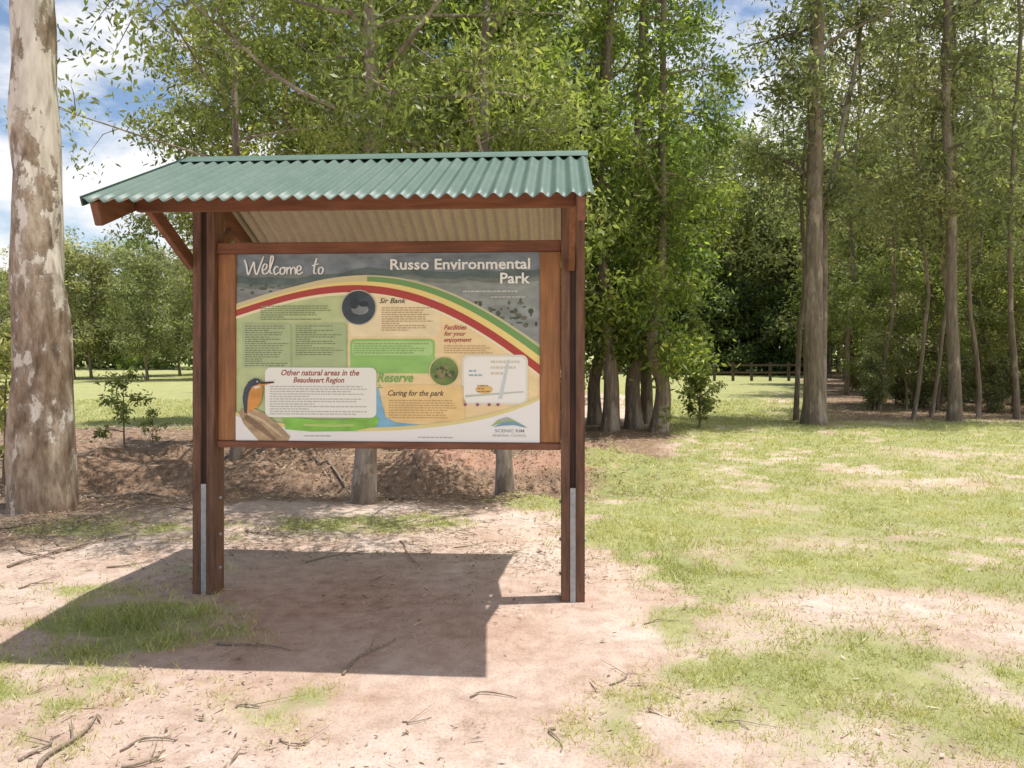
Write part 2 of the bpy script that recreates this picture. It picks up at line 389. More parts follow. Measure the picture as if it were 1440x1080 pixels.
t = gen_tree('big_gum', 11, 13, .29, .62, 3.0, 10, 34, .4, .15, M_gum, M_loli,
    path=[(0, 0, -.2), (0.0, 0, 1.5), (-.03, 0, 3), (-.10, .05, 4.6), (-.16, .1, 6.5), (-.1, .1, 9), (0, 0, 13)], ns=48, wob=.15, flare=.16, rtop=.35)
place('gum_tree', t, PX(57, 7.7), 7.7, 'large gum tree with mottled cream bark peeling in brown patches')
t = gen_tree('gum_b', 21, 8.6, .11, .36, 3.1, 26, 64, .33, .088, M_gum2, M_lyel, ns=16, twigs=7, elev=(0, 45), droop=.6, wr=.36)
place('gum_tree', t, PX(511, 7.95), 7.95, 'young gum with pale trunk and yellow green crown behind shelter')
t = gen_tree('gum_c', 22, 9.5, .09, .38, 2.3, 20, 62, .31, .088, M_gum2, M_lyel,
    path=[(0, 0, -.2), (-.05, 0, 1.5), (-.12, 0, 3), (-.24, 0, 4.2), (-.2, .05, 6), (-.1, 0, 9.5)], ns=16, twigs=6, elev=(0, 45), droop=.6, wr=.36)
place('gum_tree', t, PX(711, 8.5), 8.5, 'slender gum with pale leaning trunk rising behind the shelter')
t = gen_tree('gum_d', 23, 8.2, .07, .34, 2.9, 22, 56, .24, .088, M_gum2, M_lyel, ns=12, twigs=7, elev=(-10, 35), droop=.7, wr=.36)
place('gum_tree', t, PX(330, 10.2), 10.2, 'thin open gum with sparse hanging green branches')
midv = [gen_tree('mid%d' % k, 40+k, 9.5, .11, .22, 2.5, 24, 58, .38, .135, M_bark, [M_lyel, M_lbri, M_lyel][k], ns=10, twigs=6, elev=(0, 50), wr=.38) for k in range(3)]
for (px, Y, v, sc) in [(400, 12.5, 0, .9), (560, 13.2, 0, 1.0), (670, 13.0, 1, 1.05), (765, 14.5, 1, 1.0), (490, 16.5, 2, 1.15), (620, 18, 2, 1.3), (720, 20, 1, 1.4), (800, 24, 2, 1.4), (340, 17, 2, .95)]:
    place('gum_tree', midv[v], PX(px, Y), Y, 'medium gum with bright green leafy crown and brown trunk', group='gums behind the shelter', rot=R.random()*6.28, sc=sc)
cl = [gen_tree('clus%d' % k, 60+k, 12, .165, [.28, .33, .36][k], 1.3, 22, 54, .38, .13, M_bark, M_lbri, ns=14, twigs=6, elev=(-5, 40), wr=.36, shape=-.8,
      path=p) for k, p in enumerate([
      [(0, 0, -.2), (.02, 0, 1), (-.1, 0, 2.5), (-.2, 0, 5), (0, 0, 8), (0, 0, 12)],
      [(0, 0, -.2), (.12, 0, .8), (-.10, 0, 1.7), (.1, 0, 3.5), (.12, .1, 6), (.2, 0, 12)],
      [(0, 0, -.2), (-.05, 0, .9), (.1, 0, 2.0), (.0, 0, 4.5), (.1, 0, 7), (.3, 0, 12)]])]
for (px, Y, v, sc) in [(858, 14.9, 0, 1), (893, 15.4, 2, 1), (924, 14.7, 1, 1), (838, 16.2, 2, .9), (908, 16.4, 0, .85)]:
    place('gum_tree', cl[v], PX(px, Y), Y, 'gum with dark brown trunk in a tight clump of stems', group='clump of gum stems', rot=0, sc=sc)
t = gen_tree('right_gum', 71, 16, .22, .36, 3.0, 16, 44, .5, .165, M_bark, M_loli, ns=20,
    path=[(0, 0, -.2), (-.02, 0, 2), (0, 0, 4), (.03, 0, 6.5), (.08, 0, 9), (.1, 0, 12), (.2, 0, 16)], twigs=6, elev=(15, 60), rtop=.4, wr=.32)
e = place('gum_tree', t, PX(1145, 16.4), 16.4, 'tall straight gum with grey brown trunk at lawn edge')
t = gen_tree('right_gum2', 72, 15, .10, .42, 2.4, 12, 38, .45, .17, M_gum2, M_loli, ns=12,
    path=[(-.05, 0, -.2), (0, 0, 2.5), (.05, 0, 4.5), (.42, 0, 6.5), (.85, 0, 9), (1.1, 0, 15)], twigs=5, elev=(15, 60), wr=.32)
place('gum_tree', t, PX(1158, 16.8), 16.8, 'slender pale gum leaning beside a tall straight gum')
gv = [gen_tree('gumv%d' % k, 80+k, 15, [.14, .07, .08, .055][k], [.32, .24, .32, .25][k], 2.7, 14, 32, .5, .18, [M_bark, M_bark, M_gum2, M_bark][k], [M_loli, M_loli, M_lyel, M_loli][k], ns=10, twigs=5, elev=(-5, 55), rtop=.35, wr=.32, crook=[.005, .009, .008, .014][k]) for k in range(4)]
yv = [gen_tree('yv%d' % k, 90+k, 8, .05, .08, 2.0, 24, 42, .42, .19, M_bark, [M_lbri, M_loli, M_lyel][k], ns=7, twigs=4, elev=(5, 65), wr=.34, shape=.35, crook=.012) for k in range(3)]
rv = [gen_tree('round%d' % k, 125+k, 7.5, .08, [.14, .25, .25][k], 3.4, [26, 17, 17][k], [46, 38, 38][k], .5, .21, M_bark, [M_loli, M_loli, M_lyel][k], ns=7, twigs=5, elev=(0, 70), wr=.36, shape=.2, crook=.016) for k in range(3)]
for (px, Y, v, sc) in [(1119, 17.4, 1, .8), (1283, 17.6, 3, .8), (1308, 18.0, 3, .75), (1342, 16.9, 0, .95), (1376, 17.8, 3, .9), (1430, 17.6, 1, .9), (1235, 20, 3, .9), (1325, 22, 2, 1.0), (1490, 16.5, 1, 1), (1400, 21, 3, 1.0), (1190, 26, 1, 1.0), (1600, 17.5, 2, 1.0)]:
    place('gum_tree', gv[v], PX(px, Y), Y, 'tall thin gum with bare crooked trunk and olive crown', group='gums at the edge of the wood', rot=R.random()*6.28, sc=sc)
for (px, Y, v, sc) in [(1225, 22, 2, .5), (1275, 20.3, 1, .42), (1320, 20, 2, .5), (1375, 21, 1, .6), (1425, 19.5, 2, .5), (1480, 20, 1, .6), (1235, 27, 1, .9), (1305, 26, 2, 1.0), (1365, 25, 1, 1.0), (1440, 24.5, 2, 1.0), (1500, 26, 1, 1.1), (1215, 33, 2, 1.1)]:
    place('young_tree', rv[v], PX(px, Y), Y, 'open spreading young gum with light olive leaves', group='young trees in the wood', rot=R.random()*6.28, sc=sc)
for k in range(30):
    px = R.uniform(1150, 1580); Y = R.uniform(29, 50)
    if px < 1240 and Y < 42: px += 110
    q = R.random()
    if q < .25: place('gum_tree', gv[R.randrange(4)], PX(px, Y), Y, 'tall thin gum with bare crooked trunk and olive crown', group='gums in the wood', rot=R.random()*6.28, sc=R.uniform(.9, 1.3))
    elif q < .7: place('young_tree', rv[R.choice([0, 1, 2])], PX(px, Y), Y, 'open spreading young gum with light olive leaves', group='young trees in the wood', rot=R.random()*6.28, sc=R.uniform(1.0, 1.9))
    else: place('young_tree', yv[R.choice([0, 1, 2])], PX(px, Y), Y, 'young bushy tree leafy down to the ground', group='young trees in the wood', rot=R.random()*6.28, sc=R.uniform(.8, 1.5))
for k in range(15):
    px = 900+k*20+R.uniform(-12, 12); Y = R.uniform(49, 54)
    if k % 3 == 1: place('gum_tree', gv[R.randrange(3)], PX(px, Y), Y, 'tall thin gum with bare crooked trunk and olive crown', group='gums in the wood', rot=R.random()*6.28, sc=R.uniform(1.2, 1.45))
    else: place('young_tree', [yv[0], rv[1], rv[2]][R.randrange(3)], PX(px, Y), Y, 'young bushy tree leafy down to the ground', group='young trees in the wood', rot=R.random()*6.28, sc=R.uniform(1.3, 2.0))
for k in range(14):
    px = R.uniform(460, 800); Y = R.uniform(24, 40)
    place('young_tree', yv[R.choice([0, 1, 2])], PX(px, Y), Y, 'young bushy tree leafy down to the ground', group='young trees in the wood', rot=R.random()*6.28, sc=R.uniform(1.0, 1.6))
bv = [gen_tree('bush%d' % k, 120+k, 2.6, .04, .05, 1.3, 16, 55, .28, .14, M_bark, [M_ldar, M_lbri, M_loli][k], ns=6, twigs=5, elev=(5, 70), wr=.4) for k in range(3)]
for k in range(13):
    px = -40+k*36+R.uniform(-12, 12); Y = R.uniform(38, 50)
    place('field_tree', rv[0] if k % 4 != 2 else yv[0], PX(px, Y), Y, 'broad rounded tree at the far edge of the field', group='trees beyond the field', rot=R.random()*6.28, sc=R.uniform(.85, 1.05)*(.82 if px < 100 else 1))
for (px, Y, v, sc) in [(985, 48, 0, 1.8), (1010, 48, 0, 2.0), (1045, 49, 0, 2.3), (1080, 48, 0, 2.0), (1110, 47, 0, 1.9), (940, 50, 0, 1.8), (1140, 47, 0, 1.5), (1205, 28, 2, .8), (1230, 20, 2, .5), (1260, 22, 2, .6), (1400, 19.5, 2, .5), (1300, 21, 2, .6), (1345, 20, 2, .5), (1460, 19, 2, .6), (1375, 23, 2, .8), (1430, 22, 2, .7), (700, 16, 0, 1.0), (640, 14.5, 0, .8), (780, 18, 0, .9)]:
    place('shrub', bv[v], PX(px, Y), Y, 'rounded dense green shrub under taller gums', 'shrub', 'shrubs under the gums', R.random()*6.28, sc)
sap = gen_tree('sap', 131, 2.15, .022, .1, .55, 26, 26, .10, .085, M_bark, M_lyel, ns=6, twigs=4, elev=(25, 65), wr=.42, shape=.8)
place('sapling', sap, PX(984, 15.4), 15.4, 'small light green sapling standing alone on the lawn edge', 'sapling', sc=1.0)
sap2 = gen_tree('sap2', 132, 1.1, .012, .25, .42, 8, 13, .09, .075, M_bark, M_lyel, ns=6, twigs=3, elev=(10, 60), wr=.38)
for px, Y, sc in [(175, 11.4, 1.15), (215, 12.2, .6), (5, 9.0, 1.5), (-20, 8.0, 1.6), (938, 13.9, .5)]:
    place('sapling', sap2, PX(px, Y), Y, 'spindly small sapling with few green leaves', 'sapling', 'small saplings', R.random()*6, sc)
def far_wood():
    g = np.random.default_rng(3); cls = []
    for k in range(1300):
        x = g.uniform(-75, 85); y = g.uniform(57, 67)
        px = 720+x/y*F
        top = np.interp(px, [0, 100, 260, 420, 700, 900], [6, 7, 7, 9, 14, 16])
        top *= .75+.5*float(vnoise(x*.18, 3.3, 4))
        cls.append((x, y, g.uniform(0, 1)**.8*top, g.uniform(.7, 1.2)))
    V, T = leaves(cls, 60, 1.7, .7, .5, 9, .4)
    return mesh_np('far_woodland', V, np.arange(len(V)).reshape(-1, 4), 4, [M_ldar], T)
new_obj('far_woodland', far_wood(), kind='stuff', label='distant dark green woodland beyond the field', category='woodland')

# ------------------------------------------------------------ far fence
M_fence = wood_mat('fence_timber', (.08, .06, .045), (.17, .13, .10), .8)
fx0, fx1, fy = PX(900, 38), PX(1240, 38), 38.0
fe = new_obj('timber_fence', None, loc=(fx0, fy, float(height(fx0, fy))), label='low dark timber post and rail fence across the clearing', category='fence')
pm = boxes('fence_post', [(-.06, .06, -.06, .06, -.2, .92, 0)], [M_fence], .01)
nps = 14
for k in range(nps): new_obj('fence_post', pm, parent=fe, loc=((fx1-fx0)*k/(nps-1), 0, 0))
rm = boxes('fence_rail', [(-.1, fx1-fx0+.1, -.10, -.062, -.05, .05, 0)], [M_fence], .01)
for zz in (.42, .78): new_obj('fence_rail', rm, parent=fe, loc=(0, 0, zz))

# ------------------------------------------------------------ shelter
TH = math.radians(3.6)
root = new_obj('information_shelter', None, loc=(-.805, 4.98, 0), rot=(0, 0, -TH), category='sign',
    label='timber park information shelter with green corrugated roof and printed welcome board')
def zr(v): return 2.84-.427*abs(v)
for s, uc in ((-1, -1.195), (1, 1.195)):
    bl = [(-.075, -.018, -.07, .07, -.02, 2.655, 0), (.018, .075, -.07, .07, -.02, 2.655, 0)]
    p = new_obj('post', boxes('post', bl, [M_post]), parent=root, loc=(uc, 0, 0))
    new_obj('spacer', boxes('spacer', [(-.0175, .0175, -.055, .055, .72, 2.6, 0)], [M_spacer], 0), parent=p)
    bm = bmesh.new()
    bmesh.ops.create_cube(bm, size=1, matrix=Matrix.Translation((0, -.004, .35)) @ Matrix.Diagonal((.034, .138, .74, 1)))
    for zz in (.16, .38, .62):
        for sx in (-1, 1):
            bmesh.ops.create_cone(bm, cap_ends=True, segments=8, radius1=.012, radius2=.01, depth=.012,
                matrix=Matrix.Translation((sx*.08, 0.0, zz)) @ Matrix.Rotation(math.pi/2, 4, 'Y'))
    me = bpy.data.meshes.new('post_bracket'); bm.to_mesh(me); bm.free(); me.materials.append(M_galv)
    new_obj('post_bracket', me, parent=p)
for ur in (-1.293, 1.222):
    for sg in (-1, 1):
        o = .085
        me = beam_between('rafter', (ur, sg*1.07, zr(1.07)-o), (ur, sg*.004, zr(.004)-o), .045, .125, [M_rafter])
        new_obj('rafter', me, parent=root)
        vz = .072 if ur > 0 else .0
        ub = ur if ur < 0 else 1.185
        me = beam_between('brace', (ub+.001, sg*(vz if vz else .03), 2.12 if vz else 2.15), (ub, sg*.56, zr(.56)-.16), .043, .085, [M_rafter])
        new_obj('brace', me, parent=root)
new_obj('eave_beam', boxes('eave_beam', [(-1.268, 1.197, -.742, -.698, 2.37, 2.49, 0)], [M_beam]), parent=root)
new_obj('eave_beam', boxes('eave_beam', [(-1.268, 1.197, 1.02, 1.06, 2.315, 2.37, 0)], [M_beam]), parent=root)
new_obj('ridge_beam', boxes('ridge_beam', [(-1.268, 1.197, -.022, .022, 2.67, 2.80, 0)], [M_beam]), parent=root)
def corr(sg):
    per = .0785; u0, u1 = -1.335, 1.285; nu = int((u1-u0)/per*10); nv = 8; amp = .0125; V = []; Fc = []; mi = []
    for layer in (0, 1):
        for j in range(nv+1):
            v = sg*(0.0+1.12*j/nv)
            for i in range(nu+1):
                u = u0+(u1-u0)*i/nu
                z = zr(v)+amp*math.cos(2*math.pi*(u-u0)/per)-layer*.0025
                V.append((u, v, z))
    n1_ = (nv+1)*(nu+1)
    for j in range(nv):
        for i in range(nu):
            a = j*(nu+1)+i; b_ = a+1; c_ = b_+nu+1; d_ = a+nu+1
            Fc.append((a, b_, c_, d_)); mi.append(0)
            Fc.append((a+n1_, d_+n1_, c_+n1_, b_+n1_)); mi.append(1)
    j = nv
    for i in range(nu):
        a = j*(nu+1)+i; Fc.append((a, a+1, a+1+n1_, a+n1_)); mi.append(0)
    return pymesh('roof', V, Fc, [M_roof, M_under], mi, smooth=True)
rf = new_obj('roof', corr(-1), parent=root); rf2 = new_obj('roof', corr(1), parent=root)
V = []; Fc = []
prof = [(-.13, zr(.13)+.016), (-.03, zr(.03)+.017), (0, zr(0)+.024), (.03, zr(.03)+.017), (.13, zr(.13)+.016)]
prof = prof+[(a, z-.003) for a, z in prof[::-1]]
for u in (-1.34, 1.29):
    for a, z in prof: V.append((u, a, z))
n = len(prof)
for k in range(n): Fc.append((k, (k+1) % n, n+(k+1) % n, n+k))
Fc.append(tuple(range(n))); Fc.append(tuple(range(2*n-1, n-1, -1)))
new_obj('ridge_cap', pymesh('ridge_cap', V, Fc, [M_cap]), parent=rf)
for ub in (-1.343,):
    for sg, pr in ((-1, rf), (1, rf2)):
        me = beam_between('barge_flashing', (ub, sg*1.115, zr(1.115)-.006), (ub, sg*.004, zr(.004)-.006), .012, .05, [M_dkflash], .002)
        new_obj('barge_flashing', me, parent=pr)

UL, UR, ZT, ZB = -1.0, .985, 2.216, 1.0
for a_, b_ in ((-1.118, UL), (UR, 1.118)):
    new_obj('frame_board', boxes('frame_board', [(a_, b_, -.03, .04, ZB, ZT, 0)], [M_frame]), parent=root)
new_obj('frame_rail', boxes('frame_rail', [(-1.119, 1.119, -.045, .045, ZT+.002, ZT+.072, 0)], [M_beam]), parent=root)
new_obj('frame_rail', boxes('frame_rail', [(-1.119, 1.119, -.045, .045, ZB-.045, ZB-.002, 0)], [M_beam]), parent=root)

# ------------------------------------------------------------ printed panel
pm_cache = {}; pmats = []
def pcol(c, var=0):
    key = (c, var)
    if key not in pm_cache:
        m, nt, b = mat('print_%d' % len(pmats))
        if var:
            f = noise(nt, 6, 5, stretch=(1, 1, 2)); cc = ramp(nt, f, [(.3, tuple(x*(1-var) for x in c)), (.7, tuple(min(1, x*(1+var)) for x in c))])
            nt.links.new(cc, b.inputs['Base Color'])
        else: b.inputs['Base Color'].default_value = (*c, 1)
        b.inputs['Roughness'].default_value = .18
        pm_cache[key] = len(pmats); pmats.append(m)
    return pm_cache[key]
PV = []; PF = []; PM = []
def U(px): return UL+(px-333)/424.0*(UR-UL)
def Z(py): return ZT-(py-357)/263.0*(ZT-ZB)
def yv_(layer): return -.012-.0009*layer
def poly(pts, c, layer, var=0):
    b0 = len(PV)
    for x, y in pts: PV.append((U(min(max(x, 333.0), 757.0)), yv_(layer), Z(min(max(y, 357.0), 620.0))))
    PF.append(tuple(range(b0, b0+len(pts)))); PM.append(pcol(c, var))
def strip(top, bot, c, layer, var=0):
    for i in range(len(top)-1):
        poly([bot[i], bot[i+1], top[i+1], top[i]], c, layer, var)
def rrect(x0, y0, x1, y1, r, c, layer, var=0):
    pts = []
    for cx, cy, a0 in ((x1-r, y1-r, 0), (x0+r, y1-r, 90), (x0+r, y0+r, 180), (x1-r, y0+r, 270)):
        for k in range(6):
            a = math.radians(a0+18*k); pts.append((cx+r*math.cos(a), cy+r*math.sin(a)))
    poly(pts, c, layer, var)
def disc(cx, cy, r, c, layer, var=0, ry=None):
    poly([(cx+r*math.cos(k*math.pi/16), cy+(ry or r)*math.sin(k*math.pi/16)) for k in range(32)], c, layer, var)
def brush(pts, w, c, layer):
    P = [Vector((x, y)) for x, y in pts]; Q = []
    for i in range(len(P)-1):
        a0 = P[max(i-1, 0)]; a1 = P[i]; a2 = P[i+1]; a3 = P[min(i+2, len(P)-1)]
        for k in range(5):
            f = k/5; Q.append(.5*((2*a1)+(a2-a0)*f+(2*a0-5*a1+4*a2-a3)*f*f+(3*a1-a0-3*a2+a3)*f**3))
    Q.append(P[-1]); n = len(Q); Lf = []; Rt = []
    for i, q in enumerate(Q):
        d = (Q[min(i+1, n-1)]-Q[max(i-1, 0)]); d = d.normalized() if d.length > 1e-6 else Vector((1, 0))
        nn = Vector((-d.y, d.x)); ww = w*(.55+.45*abs(d.y))*(.5+.5*min(1, (n-1-i)/4+.2))
        Lf.append(q+nn*ww/2); Rt.append(q-nn*ww/2)
    for i in range(n-1):
        poly([tuple(Lf[i]), tuple(Lf[i+1]), tuple(Rt[i+1]), tuple(Rt[i])], c, layer+i*.003)
def text(s, x0, y0, x1, hgt, c, layer, shear=0, off=0):
    cu = bpy.data.curves.new('t', 'FONT'); cu.body = s; cu.size = 1; cu.shear = shear; cu.offset = off; cu.resolution_u = 2
    o = bpy.data.objects.new('t', cu); col.objects.link(o); dg = bpy.context.evaluated_depsgraph_get()
    ev = o.evaluated_get(dg); me = ev.to_mesh()
    vs = [v.co.copy() for v in me.vertices]; fs = [tuple(p.vertices) for p in me.polygons]
    ev.to_mesh_clear(); bpy.data.objects.remove(o); bpy.data.curves.remove(cu)
    if not vs: return
    mn = min(v.x for v in vs); mx = max(v.x for v in vs); b0 = len(PV); ci = pcol(c)
    for v in vs:
        PV.append((U(x0+(v.x-mn)/(mx-mn)*(x1-x0)), yv_(layer), Z(y0-v.y/.70*hgt)))
    for f in fs: PF.append(tuple(b0+k for k in f)); PM.append(ci)
def body(x0, y0, x1, y1, lh, c, layer, seed=1):
    g = random.Random(seed); y = y0
    while y < y1:
        x = x0; end = x0+(x1-x0)*(g.uniform(.75, 1) if g.random() > .2 else g.uniform(.3, .6))
        while x < end:
            w = g.uniform(2, 7); xe = min(x+w, end)
            poly([(x, y+lh*.42), (xe, y+lh*.42), (xe, y), (x, y)], c, layer); x = xe+1.1
        y += lh
def ic(xs_, ys_, x):
    return float(np.polyval(np.polyfit(xs_, ys_, min(4, len(xs_)-1)), x))
X = [333+424*k/48 for k in range(49)]
poly([(333, 620), (757, 620), (757, 357), (333, 357)], (.20, .22, .21), 0, .25)
poly([(333, 385), (757, 385), (757, 357), (333, 357)], (.20, .24, .28), 1, .4)
hill = [(x, 390+7*math.sin(x*.02)+6*float(vnoise(x*.05, 1, 3))-(10 if x > 600 else 0)*sst(600, 680, x)) for x in X]
strip([(x, y-8) for x, y in hill], [(x, 520) for x in X], (.10, .14, .13), 2, .4)
strip([(x, y+2) for x, y in hill], [(x, 520) for x in X], (.17, .20, .17), 2.5, .4)
strip([(x, y+8) for x, y in hill], [(x, 520) for x in X], (.27, .30, .29), 3, .35)
for k in range(60):
    x = R.uniform(640, 757); y = R.uniform(424, 462)
    disc(x, y, R.uniform(1.5, 5), R.choice([(.07, .09, .05), (.15, .14, .09), (.11, .13, .08), (.05, .07, .03)]), 4+k*.008, 0, R.uniform(1.2, 4))
for k in range(24):
    disc(R.uniform(338, 480), R.uniform(400, 412), R.uniform(2, 6), R.choice([(.12, .16, .10), (.08, .11, .06)]), 4+k*.01, 0, R.uniform(1.2, 2.5))
xs_ = [333, 400, 470, 530, 600, 660, 710, 757]; yr = [436, 415, 404, 403, 418, 447, 478, 513]
red_t = [(x, ic(xs_, yr, x)) for x in X]
def sh(l, d): return [(x, y+d) for x, y in l]
def wid(a, bb): return [a+(bb-a)*max(0, (x-420)/337) for x in X]
gw = wid(9, 28); yw = wid(3, 12)
strip([(x, y-g_) for (x, y), g_ in zip(red_t, gw)], red_t, (.62, .58, .36), 5)
strip([(x, y-g_*.85) for (x, y), g_ in zip(red_t, gw)], [(x, y-yy*.9) for (x, y), yy in zip(red_t, yw)], (.17, .36, .10), 6)
strip([(x, y-g_) for (x, y), g_ in zip(red_t[:22], wid(9, 28))], [(x, y-3) for x, y in red_t[:22]], (.70, .62, .36), 7)
strip([(x, y-yy) for (x, y), yy in zip(red_t, yw)], sh(red_t, 1), (.90, .74, .25), 8)
redw = wid(9, 13)
inner = [(x, y+r_) for (x, y), r_ in zip(red_t, redw)]
strip(inner, [(x, 620) for x in X], (.58, .56, .28), 4.5)
NL = [k for k in range(49) if X[k] <= 505]; NR = [k for k in range(49) if X[k] >= 490]
strip([inner[k] for k in NL], [(X[k], 600) for k in NL], (.54, .64, .32), 5.5, .12)
strip([inner[k] for k in NR], [(X[k], 605) for k in NR], (.90, .71, .39), 9, .1)
strip(red_t, inner, (.46, .04, .025), 10)
strip(inner, sh(inner, 4), (.90, .83, .56), 10)
rrect(342, 455, 411, 518, 4, (.46, .56, .30), 11, .1); rrect(414, 455, 489, 518, 4, (.44, .55, .28), 11, .1)
body(346, 458, 408, 514, 3.1, (.18, .23, .11), 12, 3); body(418, 458, 485, 500, 3.1, (.18, .23, .11), 12, 4)
body(368, 430, 470, 450, 3.1, (.24, .31, .15), 12, 5)
rrect(494, 420, 620, 473, 8, (.90, .78, .50), 9.7, .1)
body(539, 433, 612, 466, 3.1, (.50, .33, .16), 12, 6)
text('Sir Bank', 536, 427, 573, 7, (.06, .04, .02), 12, .3, .012)
rrect(495, 477, 613, 525, 6, (.30, .58, .15), 12, .12); rrect(498, 480, 610, 500, 5, (.46, .71, .28), 13, .1)
body(500, 483, 606, 497, 3.2, (.20, .42, .10), 14, 8)
text('Facilities', 626, 464, 657, 6.5, (.40, .05, .03), 14, .3, .015)
text('for your', 626, 472.5, 656, 6, (.40, .05, .03), 14, .3, .012)
text('enjoyment', 626, 481, 664, 6, (.40, .05, .03), 14, .3, .012)
body(626, 486, 694, 496, 3.2, (.6, .4, .2), 14, 9)
rrect(650, 499, 741, 568, 9, (.80, .78, .66), 13); rrect(653, 502, 738, 565, 8, (.92, .92, .88), 14)
disc(681, 547, 12, (.80, .54, .2), 15, 0, 6); body(660, 520, 680, 532, 6, (.3, .5, .6), 15, 21); body(672, 541, 690, 552, 4, (.4, .2, .05), 16, 22)
body(690, 507, 730, 530, 8, (.7, .66, .5), 15, 23)
poly([(655, 558), (735, 551), (735, 549), (655, 555)], (.55, .6, .5), 15)
poly([(700, 560), (706, 560), (716, 506), (713, 506)], (.62, .68, .72), 15.5)
rrect(543, 541, 655, 592, 7, (.88, .64, .29), 13, .1)
text('Caring for the park', 548, 556, 626, 7.5, (.05, .03, .02), 14, .3, .014)
body(549, 562, 648, 588, 3.4, (.52, .34, .15), 14, 11)
text('Reserve', 533, 537, 583, 13, (.18, .46, .10), 14, .3, .02)
body(535, 541, 542, 546, 3, (.2, .4, .12), 14, 31)
poly([(515, 600), (580, 606), (610, 598), (560, 594), (545, 586), (540, 570), (534, 545), (530, 545), (532, 575), (528, 590)], (.22, .50, .70), 15, .15)
disc(507, 433, 25, (.55, .52, .4), 15); disc(507, 433, 23.5, (.035, .05, .06), 16, .5)
disc(509, 436, 12, (.22, .24, .25), 17, .4, 7); disc(501, 427, 6, (.02, .02, .025), 18, 0, 8); disc(514, 428, 7, (.015, .018, .02), 18.1, 0, 4)
disc(626, 522, 21, (.75, .65, .35), 15); disc(626, 522, 19.5, (.14, .22, .05), 16, .6)
for k in range(26):
    a = R.random()*6.28; r = R.random()*15; disc(626+r*math.cos(a), 522+r*math.sin(a), R.uniform(1.5, 4), R.choice([(.05, .09, .02), (.22, .30, .08), (.30, .22, .10)]), 17+k*.01)
bt = [(x, ic([333, 420, 520, 600, 680, 757], [585, 603, 606, 601, 588, 561], x)) for x in X]
strip(bt, [(x, 620) for x in X], (.90, .90, .88), 17)
strip(sh(bt, -5), sh(bt, 0), (.80, .70, .3), 16.5)
poly([(404, 604), (440, 607), (500, 606), (532, 599), (536, 588), (522, 580), (505, 585), (488, 590), (450, 590), (415, 587), (398, 583), (402, 594)], (.24, .56, .08), 18, .25)
poly([(430, 599), (470, 600), (500, 599), (500, 596), (470, 597), (430, 596)], (.50, .66, .2), 19)
rrect(375, 517, 532, 587, 8, (.90, .92, .84), 18.5)
text('Other natural areas in the', 398, 528, 508, 8, (.38, .05, .03), 19.5, .3, .02)
text('Beaudesert Region', 415, 538, 487, 7.5, (.38, .05, .03), 19.5, .3, .02)
body(382, 543, 524, 583, 3.5, (.5, .5, .46), 19.5, 13)
poly([(341, 575), (352, 572), (372, 580), (395, 598), (411, 614), (408, 620), (366, 620), (345, 597), (338, 582)], (.46, .33, .19), 20, .45)
poly([(348, 583), (370, 597), (392, 618), (388, 620), (362, 602), (345, 590)], (.24, .16, .09), 21, .3)
poly([(352, 580), (376, 592), (402, 614), (398, 614), (370, 593), (350, 584)], (.66, .52, .33), 21.1, .2)
def kf(l): return [(346+(x-346)*.92, 577+(y-577)*.92) for x, y in l]
poly(kf([(345, 572), (343, 558), (347, 542), (353, 533), (361, 528), (369, 530), (373, 535), (391, 533), (392, 535), (373, 540), (374, 548), (372, 562), (366, 573), (356, 577), (350, 583), (346, 582)]), (.70, .31, .06), 22, .2)
poly(kf([(345, 574), (343, 558), (346, 544), (352, 534), (361, 528), (369, 530), (372, 535), (366, 538), (358, 541), (353, 550), (351, 562), (350, 582), (346, 582)]), (.035, .055, .09), 23, .4)
poly(kf([(370, 534), (391, 533), (392, 535.5), (371, 537.5)]), (.03, .03, .04), 24)
q_ = kf([(366, 533.5)])[0]; disc(q_[0], q_[1], 1.1, (.7, .7, .7), 24.1); poly(kf([(360, 541), (370, 539), (371, 542), (363, 545)]), (.8, .74, .6), 24.2)
poly([(690, 598), (700, 589), (712, 585), (722, 589), (738, 598), (722, 594), (706, 593)], (.35, .50, .18), 20)
poly([(693, 599), (708, 592), (722, 591), (741, 600), (722, 596), (706, 597)], (.18, .36, .55), 21)
poly([(700, 590), (712, 585), (718, 587), (706, 591)], (.45, .45, .5), 22)
text('SCENIC RIM', 696, 606, 736, 4.2, (.30, .33, .38), 20, 0, .01)
text('REGIONAL COUNCIL', 693, 612, 739, 3.2, (.30, .33, .38), 20)
body(430, 612, 470, 614, 4, (.5, .5, .5), 20, 40); body(590, 613, 650, 615, 4, (.5, .5, .5), 20, 41)
for x_ in (655, 672, 688, 700): disc(x_, 568, 2.2, (.35, .08, .2), 20)
WC = (.88, .90, .90)
